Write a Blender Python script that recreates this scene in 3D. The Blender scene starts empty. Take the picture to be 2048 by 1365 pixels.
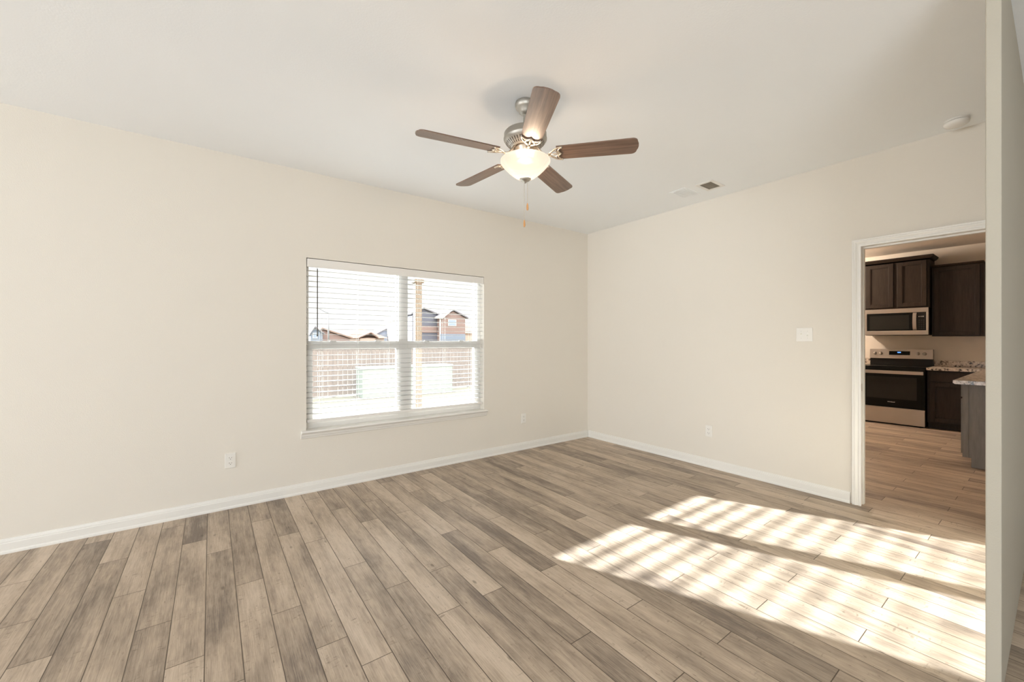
import bpy, bmesh, math, random
from mathutils import Vector, Matrix

R = math.radians
SC = bpy.context.scene
COL = SC.collection
random.seed(7)

# ------------------------------------------------------------------ camera
cam_data = bpy.data.cameras.new('camera')
cam = bpy.data.objects.new('camera', cam_data)
COL.objects.link(cam)
cam.location = (-4.109, -3.835, 1.295)
cam.rotation_euler = (R(90), 0, R(-36.45))
cam_data.sensor_width = 36.0
cam_data.lens = 815.0 / 2048.0 * 36.0
cam_data.clip_start = 0.02
cam_data.clip_end = 600
SC.camera = cam

# ------------------------------------------------------------------ world, sun, lights, exposure
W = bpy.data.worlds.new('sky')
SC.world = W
W.use_nodes = True
wn, wl = W.node_tree.nodes, W.node_tree.links
wn.clear()
w_out = wn.new('ShaderNodeOutputWorld')
w_bg = wn.new('ShaderNodeBackground')
w_tc = wn.new('ShaderNodeTexCoord')
w_no = wn.new('ShaderNodeTexNoise')
w_rp = wn.new('ShaderNodeValToRGB')
w_no.inputs['Scale'].default_value = 3.2
w_no.inputs['Detail'].default_value = 5
w_rp.color_ramp.elements[0].position = 0.40
w_rp.color_ramp.elements[0].color = (0.95, 0.96, 0.99, 1)
w_rp.color_ramp.elements[1].position = 0.56
w_rp.color_ramp.elements[1].color = (1, 1, 1, 1)
wl.new(w_tc.outputs['Generated'], w_no.inputs['Vector'])
wl.new(w_no.outputs['Fac'], w_rp.inputs['Fac'])
wl.new(w_rp.outputs['Color'], w_bg.inputs['Color'])
# low sky kept dimmer, unseen high sky brightened to light the fence and yard
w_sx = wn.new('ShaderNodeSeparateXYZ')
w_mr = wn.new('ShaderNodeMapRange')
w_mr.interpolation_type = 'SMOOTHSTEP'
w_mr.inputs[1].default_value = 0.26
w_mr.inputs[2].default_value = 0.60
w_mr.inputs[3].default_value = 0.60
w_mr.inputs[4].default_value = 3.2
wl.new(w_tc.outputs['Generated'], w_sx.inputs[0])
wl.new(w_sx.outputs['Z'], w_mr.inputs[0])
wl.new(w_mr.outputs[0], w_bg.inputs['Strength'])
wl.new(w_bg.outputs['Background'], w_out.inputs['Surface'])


def light(name, kind, loc, energy, color=(1, 1, 1), rot=None, aim=None, **kw):
    d = bpy.data.lights.new(name, kind)
    d.energy = energy
    d.color = color
    for k, v in kw.items():
        setattr(d, k, v)
    o = bpy.data.objects.new(name, d)
    COL.objects.link(o)
    o.location = loc
    if aim is not None:
        o.rotation_euler = Vector(aim).to_track_quat('-Z', 'Y').to_euler()
    return o


light('sun', 'SUN', (-8, 12, 8), 22.5, (0.87, 0.93, 1.0), aim=(0.4354, -1.0, -0.300), angle=R(0.60))
# added soft fill lights, out of view, left of and behind the camera
light('fill_hall_left', 'AREA', (-10.8, -2.1, 1.25), 146.0, (0.90, 0.955, 1.0), aim=(1, -0.10, 0.34),
      shape='RECTANGLE', size=3.8, size_y=2.3)
light('fill_hall_rear', 'AREA', (-5.4, -7.4, 1.2), 142.0, (0.88, 0.95, 1.0), aim=(0.75, 1, 0.68),
      shape='RECTANGLE', size=4.2, size_y=2.0)
# dim warm ceiling lamp of the kitchen
light('kitchen_lamp', 'POINT', (3.9, -0.90, 2.52), 58.0, (1.0, 0.84, 0.70), shadow_soft_size=0.12)

vs = SC.view_settings
vs.view_transform = 'Standard'
vs.look = 'None'
vs.exposure = 1.20
vs.gamma = 1.0
vs.use_curve_mapping = False
SC.cycles.use_denoising = True
SC.cycles.max_bounces = 12
SC.cycles.diffuse_bounces = 6
SC.cycles.transparent_max_bounces = 24
SC.cycles.sample_clamp_indirect = 8.0
SC.cycles.caustics_reflective = False
SC.cycles.caustics_refractive = False


# ------------------------------------------------------------------ materials
def lin(r, g, b):
    def f(c):
        c /= 255.0
        return c / 12.92 if c <= 0.04045 else ((c + 0.055) / 1.055) ** 2.4
    return (f(r), f(g), f(b), 1.0)


def new_mat(name):
    m = bpy.data.materials.new(name)
    m.use_nodes = True
    nt = m.node_tree
    nt.nodes.clear()
    out = nt.nodes.new('ShaderNodeOutputMaterial')
    return m, nt, out


def mat(name, col, rough=0.5, metal=0.0, spec=0.5, var=0.04, vscale=6.0, bump=0.0, bscale=150.0,
        stretch=None, emit=None, emit_s=0.0):
    m, nt, out = new_mat(name)
    N, L = nt.nodes, nt.links
    p = N.new('ShaderNodeBsdfPrincipled')
    tc = N.new('ShaderNodeTexCoord')
    mp = N.new('ShaderNodeMapping')
    if stretch:
        mp.inputs['Scale'].default_value = stretch
    no = N.new('ShaderNodeTexNoise')
    no.inputs['Scale'].default_value = vscale
    no.inputs['Detail'].default_value = 4
    mix = N.new('ShaderNodeMix')
    mix.data_type = 'RGBA'
    c = Vector(col[:3])
    mix.inputs[6].default_value = (*(c * (1 - var)), 1)
    mix.inputs[7].default_value = (*[min(1, x) for x in c * (1 + var)], 1)
    L.new(tc.outputs['Object'], mp.inputs['Vector'])
    L.new(mp.outputs['Vector'], no.inputs['Vector'])
    L.new(no.outputs['Fac'], mix.inputs[0])
    L.new(mix.outputs[2], p.inputs['Base Color'])
    p.inputs['Roughness'].default_value = rough
    p.inputs['Metallic'].default_value = metal
    p.inputs['Specular IOR Level'].default_value = spec
    if bump:
        nb = N.new('ShaderNodeTexNoise')
        nb.inputs['Scale'].default_value = bscale
        nb.inputs['Detail'].default_value = 3
        bp = N.new('ShaderNodeBump')
        bp.inputs['Strength'].default_value = bump
        bp.inputs['Distance'].default_value = 0.002
        L.new(mp.outputs['Vector'], nb.inputs['Vector'])
        L.new(nb.outputs['Fac'], bp.inputs['Height'])
        L.new(bp.outputs['Normal'], p.inputs['Normal'])
    if emit:
        p.inputs['Emission Color'].default_value = emit
        p.inputs['Emission Strength'].default_value = emit_s
    L.new(p.outputs['BSDF'], out.inputs['Surface'])
    return m


M = {}
M['wall'] = mat('beige_wall_paint', (0.735, 0.69, 0.62, 1), 0.75, spec=0.25, var=0.012, vscale=1.5, bump=0.35, bscale=170)
M['ceiling'] = mat('white_ceiling_paint', (0.86, 0.875, 0.885, 1), 0.9, spec=0.1, var=0.012, vscale=2, bump=0.22, bscale=110)
M['trim'] = mat('white_trim_paint', (0.77, 0.75, 0.71, 1), 0.4, var=0.01)
M['wall_shaded'] = mat('shaded_wall_paint', (0.42, 0.385, 0.318, 1), 0.8, spec=0.2, var=0.02, vscale=3, bump=0.3, bscale=170)  # wall paint darkened to imitate the weaker light on these walls
M['kwall'] = mat('kitchen_wall_paint', (0.72, 0.655, 0.57, 1), 0.8, spec=0.2, var=0.02)
M['plastic'] = mat('white_plastic', (0.78, 0.755, 0.71, 1), 0.35, var=0.01)
M['slot'] = mat('dark_slot', lin(60, 52, 44), 0.6)
M['toggle'] = mat('white_toggle', (0.80, 0.78, 0.73, 1), 0.3, var=0.01)
M['vinyl'] = mat('white_vinyl', (0.77, 0.745, 0.71, 1), 0.35, var=0.01)
M['nickel'] = mat('brushed_nickel', (0.46, 0.435, 0.39, 1), 0.48, metal=1.0, var=0.06, vscale=30, stretch=(1, 1, 14))
M['nickel_warm'] = mat('satin_nickel_bracket', (0.62, 0.53, 0.43, 1), 0.38, metal=0.9, var=0.05, vscale=30)
M['steel'] = mat('stainless_steel', (0.52, 0.48, 0.44, 1), 0.33, metal=0.9, var=0.05, vscale=8, stretch=(1, 1, 30))
M['blackglass'] = mat('black_glass', (0.008, 0.008, 0.007, 1), 0.2, spec=0.14, var=0.1)
M['blackpanel'] = mat('black_enamel', (0.015, 0.014, 0.013, 1), 0.3, spec=0.3, var=0.1)
M['smokeglass'] = mat('smoked_window', (0.022, 0.021, 0.018, 1), 0.25, spec=0.2, var=0.1)
M['fob'] = mat('light_wood_fob', lin(205, 150, 95), 0.5, var=0.08, vscale=40, stretch=(1, 1, 0.2))
M['brass'] = mat('chain_metal', (0.55, 0.50, 0.42, 1), 0.35, metal=1.0)
M['display'] = mat('blue_display', (0.01, 0.03, 0.2, 1), 0.4, emit=(0.12, 0.35, 1.0, 1), emit_s=1.3)
M['badge'] = mat('silver_lettering', (0.62, 0.60, 0.57, 1), 0.35, metal=0.3)
M['wand'] = mat('backlit_wand', lin(70, 62, 50), 0.3)  # clear wand coloured dark to stand for its backlit look
M['cord'] = mat('white_cord', (0.85, 0.84, 0.80, 1), 0.8)
M['post'] = mat('beige_post', lin(112, 106, 95), 0.8, var=0.06, vscale=5)
M['greenbox'] = mat('pale_green_paint', lin(132, 146, 138), 0.6, var=0.04)
M['ground'] = mat('dry_grass', lin(124, 122, 108), 1.0, spec=0.0, var=0.25, vscale=0.8)
M['pole'] = mat('grey_pole', lin(120, 120, 122), 0.5)
M['extwall'] = mat('exterior_brick', lin(170, 140, 120), 0.9, var=0.1, vscale=8)


def slat_mat():
    m, nt, out = new_mat('white_blind_slat')
    N, L = nt.nodes, nt.links
    d = N.new('ShaderNodeBsdfPrincipled')
    d.inputs['Base Color'].default_value = (0.62, 0.615, 0.60, 1)
    d.inputs['Roughness'].default_value = 0.45
    t = N.new('ShaderNodeBsdfTranslucent')
    t.inputs['Color'].default_value = (0.8, 0.76, 0.68, 1)
    mx = N.new('ShaderNodeMixShader')
    no = N.new('ShaderNodeTexNoise')
    no.inputs['Scale'].default_value = 3
    mr = N.new('ShaderNodeMapRange')
    mr.inputs[3].default_value = 0.012
    mr.inputs[4].default_value = 0.016
    L.new(no.outputs['Fac'], mr.inputs[0])
    L.new(mr.outputs[0], mx.inputs[0])
    L.new(d.outputs[0], mx.inputs[1])
    L.new(t.outputs[0], mx.inputs[2])
    L.new(mx.outputs[0], out.inputs['Surface'])
    return m


M['slat'] = slat_mat()


def clear_glass(name, tint, refl):
    m, nt, out = new_mat(name)
    N, L = nt.nodes, nt.links
    tr = N.new('ShaderNodeBsdfTransparent')
    tr.inputs['Color'].default_value = tint
    gl = N.new('ShaderNodeBsdfGlossy')
    gl.inputs['Roughness'].default_value = 0.03
    fr = N.new('ShaderNodeFresnel')
    fr.inputs['IOR'].default_value = refl
    mx = N.new('ShaderNodeMixShader')
    L.new(fr.outputs[0], mx.inputs[0])
    L.new(tr.outputs[0], mx.inputs[1])
    L.new(gl.outputs[0], mx.inputs[2])
    L.new(mx.outputs[0], out.inputs['Surface'])
    return m


M['glass'] = clear_glass('window_glass', (0.95, 0.96, 0.95, 1), 1.25)


def screen_mat():
    m, nt, out = new_mat('insect_mesh')
    N, L = nt.nodes, nt.links
    tr = N.new('ShaderNodeBsdfTransparent')
    df = N.new('ShaderNodeBsdfTranslucent')
    df.inputs['Color'].default_value = (0.75, 0.74, 0.70, 1)
    mx = N.new('ShaderNodeMixShader')
    no = N.new('ShaderNodeTexNoise')
    no.inputs['Scale'].default_value = 4
    mr = N.new('ShaderNodeMapRange')
    mr.inputs[3].default_value = 0.011
    mr.inputs[4].default_value = 0.016
    L.new(no.outputs['Fac'], mr.inputs[0])
    L.new(mr.outputs[0], mx.inputs[0])
    L.new(tr.outputs[0], mx.inputs[1])
    L.new(df.outputs[0], mx.inputs[2])
    L.new(mx.outputs[0], out.inputs['Surface'])
    return m


M['screen'] = screen_mat()


def bowl_mat():
    m, nt, out = new_mat('alabaster_glass')
    N, L = nt.nodes, nt.links
    tc = N.new('ShaderNodeTexCoord')
    no = N.new('ShaderNodeTexNoise')
    no.inputs['Scale'].default_value = 9
    no.inputs['Detail'].default_value = 3
    L.new(tc.outputs['Object'], no.inputs['Vector'])
    rp = N.new('ShaderNodeValToRGB')
    rp.color_ramp.elements[0].color = (0.98, 0.78, 0.64, 1)
    rp.color_ramp.elements[1].color = (1.0, 0.86, 0.74, 1)
    L.new(no.outputs['Fac'], rp.inputs['Fac'])
    p = N.new('ShaderNodeBsdfPrincipled')
    p.inputs['Base Color'].default_value = (0.040, 0.032, 0.024, 1)
    p.inputs['Roughness'].default_value = 0.35
    L.new(rp.outputs['Color'], p.inputs['Emission Color'])
    p.inputs['Emission Strength'].default_value = 0.36
    tl = N.new('ShaderNodeBsdfTranslucent')
    tl.inputs['Color'].default_value = (0.95, 0.85, 0.72, 1)
    mx = N.new('ShaderNodeMixShader')
    mx.inputs[0].default_value = 0.006
    L.new(p.outputs[0], mx.inputs[1])
    L.new(tl.outputs[0], mx.inputs[2])
    tr = N.new('ShaderNodeBsdfTransparent')
    tr.inputs['Color'].default_value = (1.0, 0.95, 0.88, 1)
    mt = N.new('ShaderNodeMixShader')
    mt.inputs[0].default_value = 0.28
    L.new(mx.outputs[0], mt.inputs[1])
    L.new(tr.outputs[0], mt.inputs[2])
    L.new(mt.outputs[0], out.inputs['Surface'])
    return m


M['bowl'] = bowl_mat()


def wood_mat(name, c1, c2, rough, scale=(1, 1, 1), spec=0.5, grain=14.0):
    m, nt, out = new_mat(name)
    N, L = nt.nodes, nt.links
    tc = N.new('ShaderNodeTexCoord')
    mp = N.new('ShaderNodeMapping')
    mp.inputs['Scale'].default_value = scale
    no = N.new('ShaderNodeTexNoise')
    no.inputs['Scale'].default_value = grain
    no.inputs['Detail'].default_value = 6
    no.inputs['Roughness'].default_value = 0.65
    rp = N.new('ShaderNodeValToRGB')
    rp.color_ramp.elements[0].position = 0.35
    rp.color_ramp.elements[0].color = c1
    rp.color_ramp.elements[1].position = 0.68
    rp.color_ramp.elements[1].color = c2
    p = N.new('ShaderNodeBsdfPrincipled')
    p.inputs['Roughness'].default_value = rough
    p.inputs['Specular IOR Level'].default_value = spec
    L.new(tc.outputs['Object'], mp.inputs['Vector'])
    L.new(mp.outputs['Vector'], no.inputs['Vector'])
    L.new(no.outputs['Fac'], rp.inputs['Fac'])
    L.new(rp.outputs['Color'], p.inputs['Base Color'])
    L.new(p.outputs[0], out.inputs['Surface'])
    return m


M['blade'] = wood_mat('walnut_blade', (0.120, 0.072, 0.050, 1), (0.250, 0.160, 0.115, 1), 0.28, (0.6, 12, 12), 0.7, 6)
M['cabinet'] = wood_mat('dark_stained_cabinet', (0.017, 0.010, 0.006, 1), (0.032, 0.020, 0.012, 1), 0.5, (8, 8, 0.8), 0.3, 6)
M['endpanel'] = wood_mat('grey_brown_end_panel', (0.19, 0.172, 0.150, 1), (0.24, 0.218, 0.192, 1), 0.5, (6, 6, 0.8), 0.35, 6)
M['fence'] = wood_mat('weathered_cedar', (0.15, 0.118, 0.10, 1), (0.225, 0.18, 0.152, 1), 0.9, (9, 9, 0.4), 0.1, 3)


def granite_mat():
    m, nt, out = new_mat('speckled_granite')
    N, L = nt.nodes, nt.links
    tc = N.new('ShaderNodeTexCoord')
    no = N.new('ShaderNodeTexNoise')
    no.inputs['Scale'].default_value = 26
    no.inputs['Detail'].default_value = 5
    no.inputs['Roughness'].default_value = 0.7
    rp = N.new('ShaderNodeValToRGB')
    e = rp.color_ramp.elements
    e[0].position = 0.40
    e[0].color = (0.035, 0.028, 0.024, 1)
    e[1].position = 0.47
    e[1].color = (0.46, 0.38, 0.30, 1)
    x = e.new(0.60)
    x.color = (0.66, 0.58, 0.49, 1)
    p = N.new('ShaderNodeBsdfPrincipled')
    p.inputs['Roughness'].default_value = 0.25
    L.new(tc.outputs['Object'], no.inputs['Vector'])
    L.new(no.outputs['Fac'], rp.inputs['Fac'])
    L.new(rp.outputs['Color'], p.inputs['Base Color'])
    L.new(p.outputs[0], out.inputs['Surface'])
    return m


M['granite'] = granite_mat()

PW, PL = 0.1257, 1.22        # plank width and length


def floor_mat():
    m, nt, out = new_mat('grey_brown_vinyl_planks')
    N, L = nt.nodes, nt.links

    def math_(op, a, b=None, c=None, clamp=False):
        n = N.new('ShaderNodeMath')
        n.operation = op
        n.use_clamp = clamp
        for i, v in enumerate((a, b, c)):
            if v is None:
                continue
            if isinstance(v, (int, float)):
                n.inputs[i].default_value = v
            else:
                L.new(v, n.inputs[i])
        return n.outputs[0]

    def vec(x, y, z):
        n = N.new('ShaderNodeCombineXYZ')
        for i, v in enumerate((x, y, z)):
            if isinstance(v, (int, float)):
                n.inputs[i].default_value = v
            else:
                L.new(v, n.inputs[i])
        return n.outputs[0]

    def noise(v, detail=4, rough=0.55, scale=1.0):
        n = N.new('ShaderNodeTexNoise')
        n.inputs['Scale'].default_value = scale
        n.inputs['Detail'].default_value = detail
        n.inputs['Roughness'].default_value = rough
        L.new(v, n.inputs['Vector'])
        return n.outputs['Fac']

    def ramp(v, lo, hi, a=0.0, b=1.0):
        n = N.new('ShaderNodeMapRange')
        n.inputs[1].default_value = lo
        n.inputs[2].default_value = hi
        n.inputs[3].default_value = a
        n.inputs[4].default_value = b
        L.new(v, n.inputs[0])
        return n.outputs[0]

    def mix(f, a, b, mode='MIX'):
        n = N.new('ShaderNodeMix')
        n.data_type = 'RGBA'
        n.blend_type = mode
        for i, v in ((0, f), (6, a), (7, b)):
            if isinstance(v, (int, float, tuple)):
                n.inputs[i].default_value = v
            else:
                L.new(v, n.inputs[i])
        return n.outputs[2]

    uv = N.new('ShaderNodeUVMap')
    uv.uv_map = 'plank'
    sp = N.new('ShaderNodeSeparateXYZ')
    L.new(uv.outputs[0], sp.inputs[0])
    u, v = sp.outputs[0], sp.outputs[1]
    uv2 = N.new('ShaderNodeUVMap')
    uv2.uv_map = 'tone'
    s2 = N.new('ShaderNodeSeparateXYZ')
    L.new(uv2.outputs[0], s2.inputs[0])
    tone, seed = s2.outputs[0], s2.outputs[1]
    s10 = math_('MULTIPLY', seed, 97.0)
    blot = noise(vec(math_('MULTIPLY', u, 1.7), math_('MULTIPLY', v, 8.0), s10), 3, 0.5)
    streak = noise(vec(math_('MULTIPLY', u, 3.0), math_('MULTIPLY', v, 75.0), s10), 4, 0.6)
    grain = noise(vec(math_('MULTIPLY', u, 12.0), math_('MULTIPLY', v, 330.0), s10), 3, 0.6)
    speck = noise(vec(math_('MULTIPLY', u, 30.0), math_('MULTIPLY', v, 75.0), s10), 3, 0.65)
    mott = noise(vec(math_('MULTIPLY', u, 9.0), math_('MULTIPLY', v, 32.0), s10), 4, 0.65)
    # darkness amount
    d = math_('MULTIPLY', ramp(blot, 0.36, 0.78), 0.70)
    d = math_('ADD', d, math_('MULTIPLY', tone, 0.50))
    d = math_('ADD', d, math_('MULTIPLY', math_('SUBTRACT', streak, 0.5), 0.55))
    d = math_('ADD', d, math_('MULTIPLY', math_('SUBTRACT', mott, 0.5), 0.8))
    d = math_('ADD', d, math_('MULTIPLY', math_('SUBTRACT', grain, 0.5), 0.9), clamp=True)
    cr = N.new('ShaderNodeValToRGB')
    e = cr.color_ramp.elements
    e[0].position = 0.0
    e[0].color = lin(200, 182, 162)
    e[1].position = 1.0
    e[1].color = lin(118, 104, 92)
    x = e.new(0.45)
    x.color = lin(171, 153, 134)
    L.new(d, cr.inputs[0])
    col = cr.outputs[0]
    col = mix(math_('MULTIPLY', ramp(speck, 0.64, 0.74), 0.6), col, lin(98, 82, 67))
    # short cross-grain marks and light scraped streaks
    crossm = noise(vec(math_('MULTIPLY', u, 85.0), math_('MULTIPLY', v, 26.0), s10), 2, 0.5)
    gate = ramp(noise(vec(math_('MULTIPLY', u, 5.0), math_('MULTIPLY', v, 14.0), math_('ADD', s10, 31.0)), 2, 0.5), 0.52, 0.66)
    col = mix(math_('MULTIPLY', math_('MULTIPLY', ramp(crossm, 0.60, 0.72), gate), 0.55), col, lin(98, 82, 68))
    fine = noise(vec(math_('MULTIPLY', u, 5.0), math_('MULTIPLY', v, 480.0), s10), 2, 0.5)
    col = mix(math_('MULTIPLY', ramp(fine, 0.55, 0.75), 0.30), col, lin(206, 190, 168))
    # knots
    vo = N.new('ShaderNodeTexVoronoi')
    vo.inputs['Scale'].default_value = 1.0
    L.new(vec(math_('MULTIPLY', u, 3.2), math_('MULTIPLY', v, 8.0), s10), vo.inputs['Vector'])
    knot = math_('MULTIPLY', ramp(vo.outputs['Distance'], 0.035, 0.08, 1.0, 0.0), 0.6)
    col = mix(knot, col, lin(88, 74, 60))
    # seams
    eu = math_('MINIMUM', u, math_('SUBTRACT', PL, u))
    ev = math_('MINIMUM', v, math_('SUBTRACT', PW, v))
    ed = math_('MINIMUM', eu, ev)
    seam = ramp(ed, 0.0010, 0.0024, 1.0, 0.0)
    col = mix(math_('MULTIPLY', seam, 0.95), col, lin(74, 60, 46))
    p = N.new('ShaderNodeBsdfPrincipled')
    L.new(col, p.inputs['Base Color'])
    L.new(ramp(streak, 0.3, 0.7, 0.40, 0.52), p.inputs['Roughness'])
    p.inputs['Specular IOR Level'].default_value = 0.42
    hgt = math_('SUBTRACT', math_('MULTIPLY', grain, 0.25), seam)
    bp = N.new('ShaderNodeBump')
    bp.inputs['Strength'].default_value = 0.35
    bp.inputs['Distance'].default_value = 0.0012
    L.new(hgt, bp.inputs['Height'])
    L.new(bp.outputs['Normal'], p.inputs['Normal'])
    L.new(p.outputs[0], out.inputs['Surface'])
    return m


M['floor'] = floor_mat()


# ------------------------------------------------------------------ geometry helpers
class MB:
    def __init__(self):
        self.v, self.f, self.sm = [], [], []

    def add(self, vs, fs, smooth=False):
        o = len(self.v)
        self.v += [tuple(x) for x in vs]
        self.f += [tuple(i + o for i in f) for f in fs]
        self.sm += [smooth] * len(fs)
        return self

    def box(self, x0, x1, y0, y1, z0, z1, b=0.0, mtx=None):
        bm = bmesh.new()
        bmesh.ops.create_cube(bm, size=1.0)
        bmesh.ops.scale(bm, vec=(abs(x1 - x0), abs(y1 - y0), abs(z1 - z0)), verts=bm.verts)
        bmesh.ops.translate(bm, vec=((x0 + x1) / 2, (y0 + y1) / 2, (z0 + z1) / 2), verts=bm.verts)
        if b > 0:
            bmesh.ops.bevel(bm, geom=list(bm.edges), offset=b, segments=2, affect='EDGES', profile=0.5)
        if mtx is not None:
            bmesh.ops.transform(bm, matrix=mtx, verts=bm.verts)
        bm.verts.index_update()
        self.add([v.co[:] for v in bm.verts], [[v.index for v in f.verts] for f in bm.faces])
        bm.free()
        return self

    def lathe(self, prof, c=(0, 0, 0), n=40, smooth=True):
        vs, fs = [], []
        k = len(prof)
        for i in range(n):
            a = 2 * math.pi * i / n
            for r, z in prof:
                vs.append((c[0] + r * math.cos(a), c[1] + r * math.sin(a), c[2] + z))
        for i in range(n):
            j = (i + 1) % n
            for q in range(k - 1):
                fs.append((i * k + q, j * k + q, j * k + q + 1, i * k + q + 1))
        self.add(vs, fs, smooth)
        if prof[0][0] > 1e-6:
            self.add([vs[i * k] for i in range(n)], [tuple(range(n))[::-1]])
        if prof[-1][0] > 1e-6:
            self.add([vs[i * k + k - 1] for i in range(n)], [tuple(range(n))])
        return self

    def tube(self, pts, r, n=10, flat=1.0, smooth=True):
        pts = [Vector(p) for p in pts]
        rr = r if isinstance(r, (list, tuple)) else [r] * len(pts)
        vs, fs = [], []
        for i, p in enumerate(pts):
            t = (pts[min(i + 1, len(pts) - 1)] - pts[max(i - 1, 0)]).normalized()
            up = Vector((0, 0, 1)) if abs(t.z) < 0.95 else Vector((0, 1, 0))
            s = t.cross(up).normalized()
            w = s.cross(t).normalized()
            for k in range(n):
                a = 2 * math.pi * k / n
                vs.append(p + s * math.cos(a) * rr[i] + w * math.sin(a) * rr[i] * flat)
        for i in range(len(pts) - 1):
            for k in range(n):
                q = (k + 1) % n
                fs.append((i * n + k, i * n + q, (i + 1) * n + q, (i + 1) * n + k))
        fs.append(tuple(range(n))[::-1])
        fs.append(tuple((len(pts) - 1) * n + k for k in range(n)))
        self.add(vs, fs, smooth)
        return self

    def prism(self, poly, a0, a1, axis='x'):
        """extrude a 2d polygon along an axis: x:(y,z)  y:(x,z)  z:(x,y)"""
        def P(p, a):
            return {'x': (a, p[0], p[1]), 'y': (p[0], a, p[1]), 'z': (p[0], p[1], a)}[axis]
        n = len(poly)
        vs = [P(p, a0) for p in poly] + [P(p, a1) for p in poly]
        fs = [tuple(range(n))[::-1], tuple(range(n, 2 * n))]
        for i in range(n):
            j = (i + 1) % n
            fs.append((i, j, n + j, n + i))
        self.add(vs, fs)
        return self

    def xform(self, mtx):
        self.v = [tuple(mtx @ Vector(p)) for p in self.v]
        return self

    def build(self, name, m, parent=None, sub=None):
        me = bpy.data.meshes.new(name)
        vs = self.v
        if sub is not None:
            vs = [(a - sub[0], b - sub[1], c - sub[2]) for a, b, c in vs]
        me.from_pydata(vs, [], self.f)
        me.polygons.foreach_set('use_smooth', self.sm)
        bm = bmesh.new()
        bm.from_mesh(me)
        bmesh.ops.recalc_face_normals(bm, faces=bm.faces)
        bm.to_mesh(me)
        bm.free()
        me.materials.append(m)
        me.update()
        o = bpy.data.objects.new(name, me)
        COL.objects.link(o)
        if parent is not None:
            o.parent = parent
        return o


def tag(o, label=None, cat=None, group=None, kind=None):
    if label:
        o['label'] = label
    if cat:
        o['category'] = cat
    if group:
        o['group'] = group
    if kind:
        o['kind'] = kind
    return o


def thing(name, label, cat, loc=(0, 0, 0), rz=0.0, group=None, kind=None):
    o = bpy.data.objects.new(name, None)
    o.empty_display_size = 0.05
    COL.objects.link(o)
    o.location = loc
    o.rotation_euler = (0, 0, rz)
    return tag(o, label, cat, group, kind)


def struct(name, mb, m, label=None):
    return tag(mb.build(name, m), label, None, None, 'structure')


def copy_tree(o, parent=None):
    c = o.copy()
    COL.objects.link(c)
    if parent is not None:
        c.parent = parent
    for ch in list(o.children):
        copy_tree(ch, c)
    return c


H = 2.743
XL, YB = -11.0, -7.5            # far left wall, rear of the hall
KX, KY0, KY1 = 5.05, -5.2, 0.0  # kitchen back wall and its side walls

# ------------------------------------------------------------------ floor of separate planks (one mesh)
OFF = {-3: .707, -2: .227, -1: 1.08, 0: .706, 1: .226, 2: 1.061, 3: .708, 4: .468, 5: 1.201, 6: .825, 7: .47,
       8: .265, 9: 1.04, 10: .705, 11: .36, 12: .712, 13: .357, 14: 1.075}
TONE = {}


def build_floor():
    rnd = random.Random(21)
    vs, fs, uv1, uv2 = [], [], [], []
    X0 = -4.633
    for k in range(-52, 78):
        xa, xb = X0 + k * PW, X0 + (k + 1) * PW
        if xb < XL - 0.05 or xa > KX + 0.05:
            continue
        off = OFF[k] if k in OFF else ({0: .705, 1: .35, 2: 1.077}[k % 3] if k > 14 else rnd.random() * PL)
        n0 = math.floor((YB - 0.1 - off) / PL)
        y = off + n0 * PL
        j = n0
        while y < 0.1:
            tone = TONE.get((k, j))
            rt = rnd.random() ** 1.3
            sd = rnd.random()
            if tone is None:
                tone = rt
            ya, yb = max(y, YB - 0.1), min(y + PL, 0.06)
            i = len(vs)
            vs += [(xa, ya, 0), (xb, ya, 0), (xb, yb, 0), (xa, yb, 0)]
            fs.append((i, i + 1, i + 2, i + 3))
            uv1 += [(ya - y, 0), (ya - y, PW), (yb - y, PW), (yb - y, 0)]
            uv2 += [(tone, sd)] * 4
            y += PL
            j += 1
    me = bpy.data.meshes.new('floor')
    me.from_pydata(vs, [], fs)
    a = me.uv_layers.new(name='plank')
    b = me.uv_layers.new(name='tone')
    for i, l in enumerate(me.loops):
        a.data[i].uv = uv1[l.vertex_index]
        b.data[i].uv = uv2[l.vertex_index]
    me.materials.append(M['floor'])
    o = bpy.data.objects.new('floor', me)
    COL.objects.link(o)
    return tag(o, 'grey brown wood plank floor', None, None, 'structure')


build_floor()

# ------------------------------------------------------------------ shell
WX0, WX1, WZ0, WZ1 = -3.455, -1.664, 0.510, 2.008     # window opening
mb = MB()
mb.box(XL - .1, WX0, 0, 0.16, -0.02, H + .02)
mb.box(WX1, KX + .12, 0, 0.16, -0.02, H + .02)
mb.box(WX0, WX1, 0, 0.16, -0.02, WZ0)
mb.box(WX0, WX1, 0, 0.16, WZ1, H + .02)
struct('wall_far', mb, M['wall'], 'beige wall with the window')
mb = MB()
mb.box(XL - .1, KX + .12, 0.16, 0.26, -0.6, WZ0 - .02)
mb.box(XL - .1, WX0 - .0, 0.16, 0.26, WZ0 - .02, H + .1)
mb.box(WX1, KX + .12, 0.16, 0.26, WZ0 - .02, H + .1)
mb.box(WX0, WX1, 0.16, 0.26, WZ1, H + .1)
struct('wall_outside', mb, M['extwall'], 'outside face of the window wall')

DY0, DY1, DZ = -3.596, -2.886, 2.036                  # doorway to the kitchen (clear jamb faces)
mb = MB()
mb.box(0, 0.115, DY1 + .018, 0.0, -0.0, H + .02)
mb.box(0, 0.115, DY0 - .018, DY1 + .018, DZ + .018, H + .02)
mb.box(0, 0.115, -5.3, DY0 - .018, -0.0, H + .02)
struct('wall_right', mb, M['wall'], 'beige wall with the kitchen doorway')

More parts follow.
